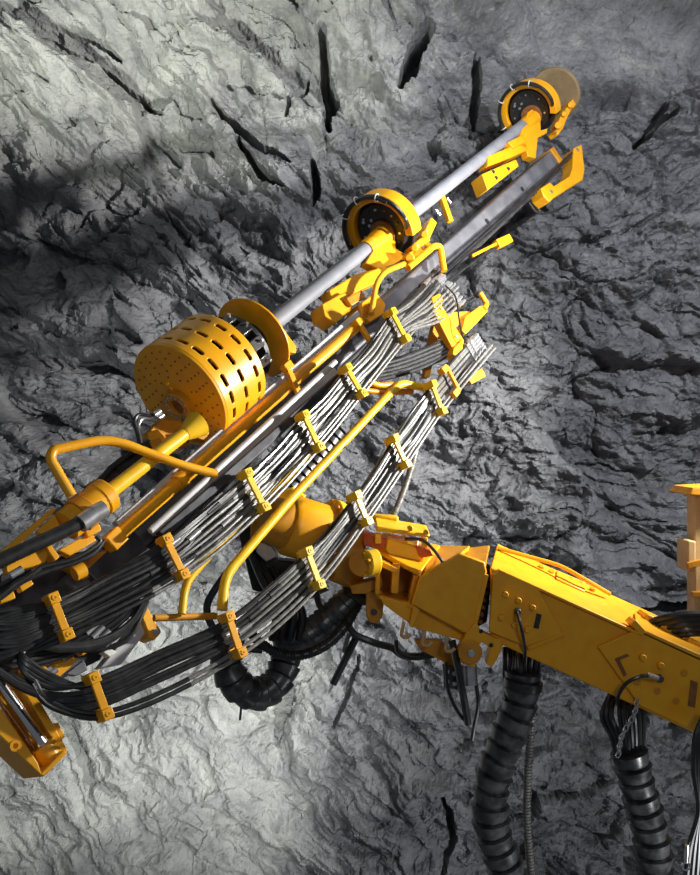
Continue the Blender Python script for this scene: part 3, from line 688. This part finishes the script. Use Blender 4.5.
# boom head
bh = thing('boom_head_joint', P(430, 590, 5.6), 'yellow welded joint housing with ribs and hinge at the left end of the boom', 'boom joint')
hd = 5.42
cp = MB()
hexa(cp, [P(420, 577, hd), P(486, 566, hd), P(470, 634, hd), P(411, 603, hd)], [P(424, 552, 6.0), P(490, 545, 6.0), P(480, 615, 6.0), P(415, 585, 6.0)])
cp.build('housing', 'ochre', bh, .01)
bplate(MB(), [(420, 577), (460, 553), (485, 562), (487, 572), (473, 628), (468, 635), (411, 604)], hd-.04, .04).build('cheek_plate', 'yellow', bh, .01)
MB().bar(P(486, 574, hd-.02), P(474, 626, hd-.02), .03, .05, FR).build('edge_strip', 'yellow', bh, .004)
hexa(MB(), [P(376, 549, 5.62), P(420, 572, 5.42), P(420, 577, 5.42), P(376, 554, 5.62)], [P(384, 535, 6.1), P(440, 545, 6.0), P(440, 550, 6.0), P(384, 540, 6.1)]).build('top_plate', 'yellow', bh, .006)
hexa(MB(), [P(424, 572, 5.44), P(462, 552, 5.44), P(462, 556, 5.44), P(424, 576, 5.44)], [P(432, 545, 6.05), P(470, 546, 6.05), P(470, 550, 6.05), P(432, 550, 6.05)]).build('top_plate', 'yellow', bh, .006)
hexa(MB(), [P(378, 594, 5.6), P(414, 604, 5.42), P(414, 609, 5.42), P(378, 599, 5.6)], [P(384, 585, 6.0), P(416, 590, 6.0), P(416, 595, 6.0), P(384, 590, 6.0)]).build('shelf_plate', 'yellow', bh, .005)
bplate(MB(), [(374, 545), (424, 568), (420, 606), (376, 596)], 5.82, .06).build('back_plate', 'ochre', bh, .005)
for a, b, w in (((396, 562), (394, 591), .045), ((417, 574), (412, 602), .06), ((378, 566), (377, 592), .03)):
    MB().bar(P(*a, 5.56), P(*b, 5.56), w, .16, FR).build('rib', 'yellow', bh, .004)
MB().bar(P(380, 562, 5.5), P(396, 570, 5.5), .035, .1, FR).build('rib', 'yellow', bh, .004)
bplate(MB(), [(379, 595), (412, 605), (470, 633), (459, 640), (415, 628), (383, 604)], 5.46, .04).build('lower_flange', 'yellow', bh, .006)
bplate(MB(), [(414, 606), (420, 610), (413, 628), (409, 626)], 5.40, .05).build('rib', 'yellow', bh, .005)
bplate(MB(), [(414, 640), (440, 640), (459, 662), (455, 668), (420, 650)], 5.62, .06).build('belly_plate', 'ochre', bh, .006)
# upper control block with cap
bplate(MB(), [(388, 538), (416, 546), (420, 556), (424, 562), (390, 556), (385, 549)], 5.6, .25).build('cover_block', 'lemon', bh, .01)
bplate(MB(), [(364, 533), (386, 539), (390, 552), (376, 549), (363, 545)], 5.66, .2).build('reflector_plate', 'red', bh, .006)
bplate(MB(), [(415, 546), (430, 549), (434, 556), (422, 558), (418, 553)], 5.58, .2).build('reflector_plate', 'red', bh, .006)
hexa(MB(), [P(376, 526, 5.55), P(430, 534, 5.55), P(430, 538, 5.55), P(376, 532, 5.55)], [P(374, 516, 5.85), P(427, 525, 5.85), P(427, 529, 5.85), P(374, 522, 5.85)]).build('cap_plate', 'lemon', bh, .02)
MB().bar(P(372, 518, 5.85), P(398, 520, 5.85), .06, .1, FR).build('cap_plate', 'lemon', bh, .015)
for a in ((378, 533), (424, 537)): MB().bar(P(*a, 5.62), P(a[0], a[1]+10, 5.62), .04, .08, FR).build('cap_post', 'lemon', bh, .005)
for q in ((410, 528), (426, 532)): px_bolt(bh, q, 5.56, .02, .03, 'lemon')
MB().cyl(P(382, 537, 5.75), P(418, 543, 5.7), .03, n=16).build('valve_spool', 'white', bh)
MB().tube([P(405, 539, 5.6), P(422, 540, 5.56), P(432, 548, 5.5), P(440, 558, 5.46), P(444, 564, 5.45)], .011, 8).build('valve_line', 'dark', bh)
# big pivot pin on the near side
MB().cyl(P(362, 563, 5.42), P(370, 563, 5.75), .085, n=28).build('pivot_pin', 'ochre', bh)
pv = (P(378, 562, 5.5)-P(364, 566, 5.45)).normalized()
MB().lathe(P(371, 563, 5.42), pv, V((0, 0, 1)), [(-.04, .03), (-.04, .085), (.04, .085), (.04, .03)], n=28).build('pin_collar', 'lemon', bh, .012)
for k in range(6):
    t = 2*PI*k/6; bolt(bh, P(371, 563, 5.42)-pv*.04+(V((0, 0, 1))*math.cos(t)+pv.cross(V((0, 0, 1)))*math.sin(t))*.065, -pv, .014, .015, 'yellow')
bplate(MB(), [(334, 552), (352, 528), (366, 532), (366, 576), (352, 588), (338, 578)], 5.72, .25).build('swivel_block', 'ochre', bh, .012)
MB().lathe(P(346, 556, 5.85), V((.93, .25, -.28)).normalized(), V((0, 0, 1)), [(-.12, 0), (-.12, .2), (.08, .22), (.08, 0)], n=36).build('swivel_drum', 'ochre', bh, .008)
lug = bplate(MB(), [(366, 592), (382, 590), (384, 604), (382, 618), (377, 624), (370, 623), (366, 616)], 5.62, .07).build('lug', 'ochre', bh, .01)
MB().cyl(P(374, 612, 5.63), P(374, 612, 5.60), .022, n=16).build('lug_hole', 'black', lug)
bplate(MB(), [(350, 586), (382, 578), (382, 586), (366, 594), (352, 594)], 5.6, .15).build('clevis', 'ochre', bh, .006)
for q in ((403, 622), (424, 630), (447, 636)):
    x, y = q
    MB().tube(rounded([P(x+1, y, 5.48), P(x-2, y+14, 5.44), P(x+4, y+16, 5.42), P(x+8, y+12, 5.42)], .03), .012, 8, False).build('hose_hook', 'tan', bh)
# hinge below
hg = bplate(MB(), [(466, 634), (476, 622), (482, 632), (500, 640), (503, 646), (498, 658), (492, 668), (486, 664), (490, 648), (482, 642), (476, 650), (476, 668), (462, 664), (458, 650)], 5.36, .09).build('hinge_plate', 'yellow', bh, .008)
MB().lathe(P(470, 652, 5.35), FR, V((0, 0, 1)), [(0, 0), (0, .075), (.02, .075), (.02, 0)], n=28).build('hinge_boss', 'ochre', hg, .006)
px_bolt(hg, (471, 653), 5.33, .026, .02, 'zinc'); px_bolt(hg, (481, 631), 5.36, .014, .012, 'black'); px_bolt(hg, (491, 645), 5.36, .014, .012, 'black')
bplate(MB(), [(480, 572), (493, 568), (487, 622), (476, 628)], 5.56, .2).build('joint_gap', 'black', bh, .004)
for k in range(7): px_bolt(bh, (488.5-1.4*k, 578+7.2*k), 5.56, .016, .03, 'rust')
MB().cyl(P(469, 664, 5.5), P(470, 684, 5.5), .05, n=20).build('sensor_can', 'zinc', bh)
# rotary actuator between feed and boom
ra = thing('rotary_actuator', P(300, 530, 5.95), 'smooth yellow drum actuator joining the feed to the boom head', 'actuator')
ax = V((.86, .42, -.3)).normalized(); e1 = (V((0, 0, 1))-ax*ax.z).normalized(); c0 = P(300, 528, 6.0)
MB().lathe(c0, ax, e1, [(-.12, 0), (-.12, .19), (-.08, .215), (.2, .215), (.2, 0)], n=48).build('actuator_drum', 'yellow', ra, .01)
MB().lathe(c0, ax, e1, [(.2, .0), (.2, .27), (.26, .27), (.26, 0)], n=48).build('actuator_flange', 'lemon', ra, .008)
for k in range(12):
    t = 2*PI*k/12; bolt(ra, c0+ax*.2+(e1*math.cos(t)+ax.cross(e1)*math.sin(t))*.243, -ax, .016, .018, 'yellow')
MB().lathe(c0, ax, e1, [(-.3, 0), (-.3, .15), (-.12, .18), (-.12, 0)], n=40).build('neck', 'ochre', ra, .006)
bplate(MB(), [(252, 512), (270, 493), (292, 488), (306, 497), (290, 505), (268, 520), (256, 527)], 6.0, .15).build('mounting_plate', 'lemon', ra, .01)
bplate(MB(), [(250, 520), (262, 512), (264, 530), (256, 548), (250, 538)], 5.95, .2).build('mounting_plate', 'ochre', ra, .01)
bplate(MB(), [(258, 540), (272, 546), (278, 556), (266, 562), (256, 552)], 5.95, .1).build('end_cap', 'zinc', ra, .008)
bplate(MB(), [(236, 524), (262, 512), (276, 560), (300, 562), (330, 590), (300, 604), (252, 590)], 6.12, .15).build('swing_bracket', 'black', ra, .01)

# ------------------------------------------------------------------ SLEEVES AND HANGING HOSES
def sleeve(px, r, label, wraps, m='sleeve', tops=None, cat='hose sleeve', name='hose_sleeve'):
    pts = spline([P(*p) for p in px], 24)
    L = [0]
    for i in range(1, len(pts)): L.append(L[-1]+(pts[i]-pts[i-1]).length)
    n = wraps*10; out = []
    for i in range(n+1):
        t = L[-1]*i/n; j = max(k for k in range(len(L)) if L[k] <= t+1e-9); j = min(j, len(pts)-2)
        out.append(pts[j].lerp(pts[j+1], (t-L[j])/max(L[j+1]-L[j], 1e-6)))
    def rad(t):
        ph = (t*wraps) % 1.0; base = r[0]+(r[1]-r[0])*t if isinstance(r, tuple) else r
        return base*(1.04-.2*ph if ph < .85 else .87-.10*math.sin(PI*(ph-.85)/.15)+.17*max(0, (ph-.95))/.05)*(1+.03*math.sin(t*wraps*2.1))
    o = MB().tube(out, rad, 24, False).build(name, m)
    for f in o.data.polygons: pass
    return tag(o, label, cat)
sleeve([(523, 672, 5.62), (520, 704, 5.62), (506, 742, 5.62), (493, 778, 5.62), (491, 822, 5.62), (506, 868, 5.62), (530, 920, 5.62)], (.118, .125), 'thick black wrapped hose sleeve curving down under the middle of the boom', 17)
sleeve([(629, 752, 5.55), (639, 792, 5.55), (650, 832, 5.55), (655, 880, 5.55), (654, 930, 5.55)], (.118, .12), 'thick black ribbed hose sleeve hanging straight under the right of the boom', 12)
sleeve([(284, 575, 6.2), (287, 610, 6.15), (287, 650, 6.1), (277, 682, 6.0), (257, 694, 5.9), (236, 684, 5.8), (226, 662, 5.8), (224, 640, 5.9)], .115, 'thick black sleeve looping down left of the rotary actuator', 16)
sleeve([(290, 640, 6.1), (308, 634, 6.05), (330, 618, 6.0), (350, 600, 5.95), (362, 584, 5.95)], .105, 'fat black corrugated hose under the boom head', 14)
sleeve([(250, 632, 5.85), (262, 644, 5.85), (280, 654, 5.85), (302, 655, 5.85), (326, 645, 5.85), (346, 625, 5.85), (360, 600, 5.9)], .036, 'thin black corrugated hose bowing below the fat corrugated one', 46, 'rubber')
sleeve([(262, 520, 6.5), (285, 492, 6.6), (312, 462, 6.7), (338, 430, 6.8)], .10, 'grey wrapped hose seen between the two bundles above the actuator', 14, 'sleeve')
def phose(px, r, label, m='rubber', group=None, n=8, name='hydraulic_hose', cat='hose'):
    o = MB().tube([P(*p) for p in px], r, n).build(name, m); return tag(o, label, cat, group)
# hoses gathered at the mouth of each sleeve
for i in range(9):
    x = 505+i*4.1; z = 5.55+.12*abs(i-4)/4
    phose([(x+(3 if i > 4 else 0), 648-(i % 3)*3, 5.7), (x+2*math.sin(i), 660, z-.03), (x-.5, 678, z), (x+(514-x)*.2, 700, 5.6)], .017, 'black hose entering the curved sleeve under the middle of the boom, %s from left' % ORD[i], group='hoses entering the curved sleeve')
for i in range(9):
    x = 606+i*4.6; z = 5.42+.12*abs(i-4)/4
    phose([(612+i*3.2, 690-(i % 2)*5, 5.62), (x-4*(i < 3), 716-i, z), (612+i*3.9, 738, z+.03), (618+i*2.8, 764, 5.55)], .0165, 'black hose entering the straight ribbed sleeve under the right of the boom, %s from left' % ORD[i], group='hoses entering the straight sleeve')
for (c, y, r, par) in (((523, 688), 0, .126, 'a'),):
    o = MB().lathe(P(523, 684, 5.6), V((-.12, .0, -.99)).normalized(), V((0, 1, 0)), [(-.03, .10), (-.03, .128), (.03, .128), (.03, .10)], n=28).build('hose_strap', 'rubber', None, .006)
    tag(o, 'black strap around the top of the curved sleeve', 'strap')
ch = thing('chain', P(627, 726, 5.36), 'short bright steel chain hanging over the straight ribbed sleeve', 'chain')
a_, b_ = P(637, 702, 5.36), P(617, 754, 5.38)
for k in range(13):
    p = a_.lerp(b_, k/12)+V((.012*math.sin(k*.6), 0, 0)); d = (b_-a_).normalized()
    s_ = FR if k % 2 else d.cross(FR).normalized()
    ring = [p+d*(.026*math.cos(t))+s_*(.013*math.sin(t)) for t in [2*PI*j/12 for j in range(13)]]
    MB().tube(ring, .0045, 6, False).build('link', 'chrome', ch)
sleeve([(532, 700, 5.75), (531, 725, 5.75), (528, 770, 5.75), (527, 820, 5.75), (530, 860, 5.75), (534, 920, 5.75)], .028, 'grey spiral wrapped hose hanging right of the curved sleeve', 70, 'pipe')
sleeve([(424, 400, 6.9), (418, 440, 6.7), (408, 478, 6.5), (395, 512, 6.3), (384, 530, 6.2)], .026, 'pale spiral wrapped hose dropping behind the lower bundle to the boom head', 46, 'pipe')
phose([(345, 612, 5.95), (352, 632, 5.95), (372, 642, 5.95), (392, 648, 5.9), (402, 655, 5.85), (420, 656, 5.8), (434, 650, 5.7)], .026, 'black hose drooping under the boom head to its belly plate')
phose([(396, 640, 5.8), (398, 652, 5.8), (410, 658, 5.78), (428, 657, 5.75), (448, 652, 5.7)], .014, 'thin black hose looping beneath the boom head belly plate')
phose([(357, 636, 6.0), (350, 650, 6.0), (341, 668, 6.0), (333, 684, 6.0)], .026, 'short black hose end pointing down below the boom head')
phose([(352, 628, 6.02), (347, 640, 6.02), (344, 652, 6.02)], .016, 'short pale braided hose beside the black hose end under the boom head', 'pipe')
phose([(238, 560, 5.9), (220, 582, 5.8), (207, 606, 5.75), (212, 626, 5.75), (236, 646, 5.8), (262, 650, 5.85)], .026, 'black hose bowing left behind the lower bundle')
phose([(244, 640, 5.8), (240, 660, 5.8), (243, 680, 5.8), (240, 720, 5.8)], .008, 'thin black line hanging behind the lower bundle')
for i in range(4):
    phose([(252+i*10, 556+i*6, 6.05), (262+i*10, 580+i*4, 5.95), (276+i*9, 606+i*3, 5.95), (272+i*9, 640, 5.98)], .028, 'black hose in the dark tangle under the rotary actuator, %s from left' % ORD[i], group='hoses under the actuator')
phose([(316, 590, 6.0), (320, 606, 5.95), (330, 612, 5.95), (344, 600, 5.95), (350, 580, 5.9)], .022, 'black hose forming a small U below the swivel block')
# hoses below the hinge
for i, px in enumerate(([(446, 662, 5.5), (448, 690, 5.5), (458, 712, 5.5), (468, 724, 5.5)], [(452, 640, 5.45), (458, 668, 5.42), (464, 700, 5.45), (468, 724, 5.5)], [(476, 684, 5.5), (478, 705, 5.5), (474, 728, 5.5), (472, 740, 5.5)])):
    phose(px, (.012, .024, .014)[i], 'black hose hanging beneath the hinge of the boom head, %s from left' % ORD[i], group='hoses beneath the hinge')
vb = thing('valve_block', P(452, 680, 5.5), 'small grey valve block with ports beneath the boom head hinge', 'valve block')
bplate(MB(), [(443, 666), (458, 668), (458, 690), (444, 688)], 5.52, .06).build('block_body', 'dark', vb, .005)
for q in ((447, 671), (454, 673), (447, 681), (454, 683)): px_bolt(vb, q, 5.52, .016, .025, 'zinc', name='port')
# hoses on top of the boom at the right edge and hanging at the right edge
for i in range(5):
    phose([(640+i*7, 634+i*3.6, 5.72), (652+i*5, 622+i*4, 5.66), (672+i*4, 616+i*4.5, 5.6), (705, 614+i*5, 5.6), (790, 630+i*6, 5.7)], .022, 'black hose lying on top of the boom at the right edge, %s from top' % ORD[i], group='hoses on top of the boom')
for i in range(4):
    phose([(706+i*4, 712, 5.2), (696+i*3, 735, 5.15), (694+i*3, 770, 5.15), (699+i*2-i*2, 810, 5.15), (690+i*4, 845, 5.15), (684+i*5, 900, 5.15)], .018, 'black hose hanging at the lower right edge, %s from left' % ORD[i], group='hoses at the lower right edge')
sh = thing('snap_hook', P(686, 862, 5.1), 'small silver hook on the hoses at the lower right corner', 'hook')
MB().lathe(P(686, 866, 5.1), FR, V((0, 0, 1)), [(-.006, .018), (-.006, .028), (.006, .028), (.006, .018)], n=20).build('ring', 'chrome', sh)
MB().cyl(P(686, 862, 5.1), P(687, 845, 5.1), .013, n=10).build('swivel', 'chrome', sh)
# canopy post at the right edge
cpst = thing('canopy_post', P(705, 620, 6.4), 'tan and yellow canopy post at the right edge above the boom', 'post')
bplate(MB(), [(695, 492), (716, 492), (716, 728), (695, 722)], 6.4, .16).build('post_tube', 'tan', cpst, .01)
bplate(MB(), [(688, 495), (694, 488), (760, 484), (760, 494), (698, 496)], 6.3, .4).build('roof_edge', 'ochre', cpst, .01)
bx_ = bplate(MB(), [(688, 541), (696, 541), (696, 572), (688, 572)], 6.3, .22).build('side_box', 'tan', cpst, .01)
bplate(MB(), [(688, 563), (716, 556), (716, 562), (688, 569)], 6.27, .04).build('brace', 'ochre', cpst, .004)
bplate(MB(), [(693, 592), (716, 592), (716, 597), (693, 597)], 6.36, .05).build('band', 'ochre', cpst, .004)
for o in bpy.data.objects:
    if '_o' in o: del o['_o']

# ------------------------------------------------------------------ LIGHT AND CAMERA
def lamp(kind, name, loc, aim, energy, col=(1, 1, 1), size=.2, angle=None, blend=.4):
    l = bpy.data.lights.new(name, kind); l.energy = energy; l.color = col
    if kind == 'AREA': l.shape = 'DISK'; l.size = size
    else: l.shadow_soft_size = size
    if angle: l.spot_size = math.radians(angle); l.spot_blend = blend
    o = bpy.data.objects.new(name, l); COL.objects.link(o); o.location = loc
    o.rotation_euler = (V(aim)-V(loc)).to_track_quat('-Z', 'Y').to_euler(); return o
lamp('SPOT', 'canopy_work_lamp', (4.7, 5.85, 3.6), (-1.0, 7.2, 3.3), 2600, (1, .98, .93), .12, 100, .85)
lamp('SPOT', 'roof_work_lamp', (-3.3, 4.6, 3.4), (-1.7, 7.6, 7.2), 1700, (.97, 1, .88), .12, 68, .8)
lamp('SPOT', 'high_fill', (2.4, 5.8, 7.0), (2.9, 9.5, 4.0), 200, (.95, .97, 1), .12, 130, .5)  # added overhead fill for the right wall
lamp('SPOT', 'face_fill', (4.6, 2.8, 6.3), (2.7, 9.5, 4.2), 2100, (.95, .96, 1), .10, 64, .5)  # added to brighten the right wall, cone kept off the boom
lamp('SPOT', 'low_fill', (-.3, 4.8, -.7), (-1.9, 8.9, .35), 700, (.97, 1, .95), .12, 78, .9)  # unseen light added below the view to lift the lower left rock
lamp('SPOT', 'side_fill', (4.2, 4.2, -.6), (1.9, 8.0, -.7), 420, (.95, .97, 1), .10, 64, .5)  # added light for the dark rock under the boom
lamp('SPOT', 'sleeve_fill', (4.0, 3.6, -1.0), (1.5, 6.4, -.4), 260, (.95, .97, 1), .10, 50, .5)  # extra light added so the hanging sleeves show
lamp('AREA', 'rear_fill', (1.5, -1.5, 4.0), (.5, 8, 3.5), 50, (.92, .95, 1), 1.2)  # weak soft fill added behind the camera
w = bpy.data.worlds.new('tunnel'); w.use_nodes = True; bpy.context.scene.world = w
w.node_tree.nodes['Background'].inputs['Color'].default_value = (.8, .88, 1, 1)
w.node_tree.nodes['Background'].inputs['Strength'].default_value = .09
cam = bpy.data.cameras.new('camera'); co = bpy.data.objects.new('camera', cam); COL.objects.link(co)
co.location = CAM; co.rotation_euler = (PI/2, 0, 0)
cam.sensor_fit = 'VERTICAL'; cam.sensor_height = 24; cam.lens = 24*FPX/875; cam.clip_end = 100
sc = bpy.context.scene; sc.camera = co
sc.view_settings.view_transform = 'Standard'; sc.view_settings.look = 'None'; sc.view_settings.gamma = 1
sc.view_settings.use_curve_mapping = False; sc.view_settings.exposure = .14
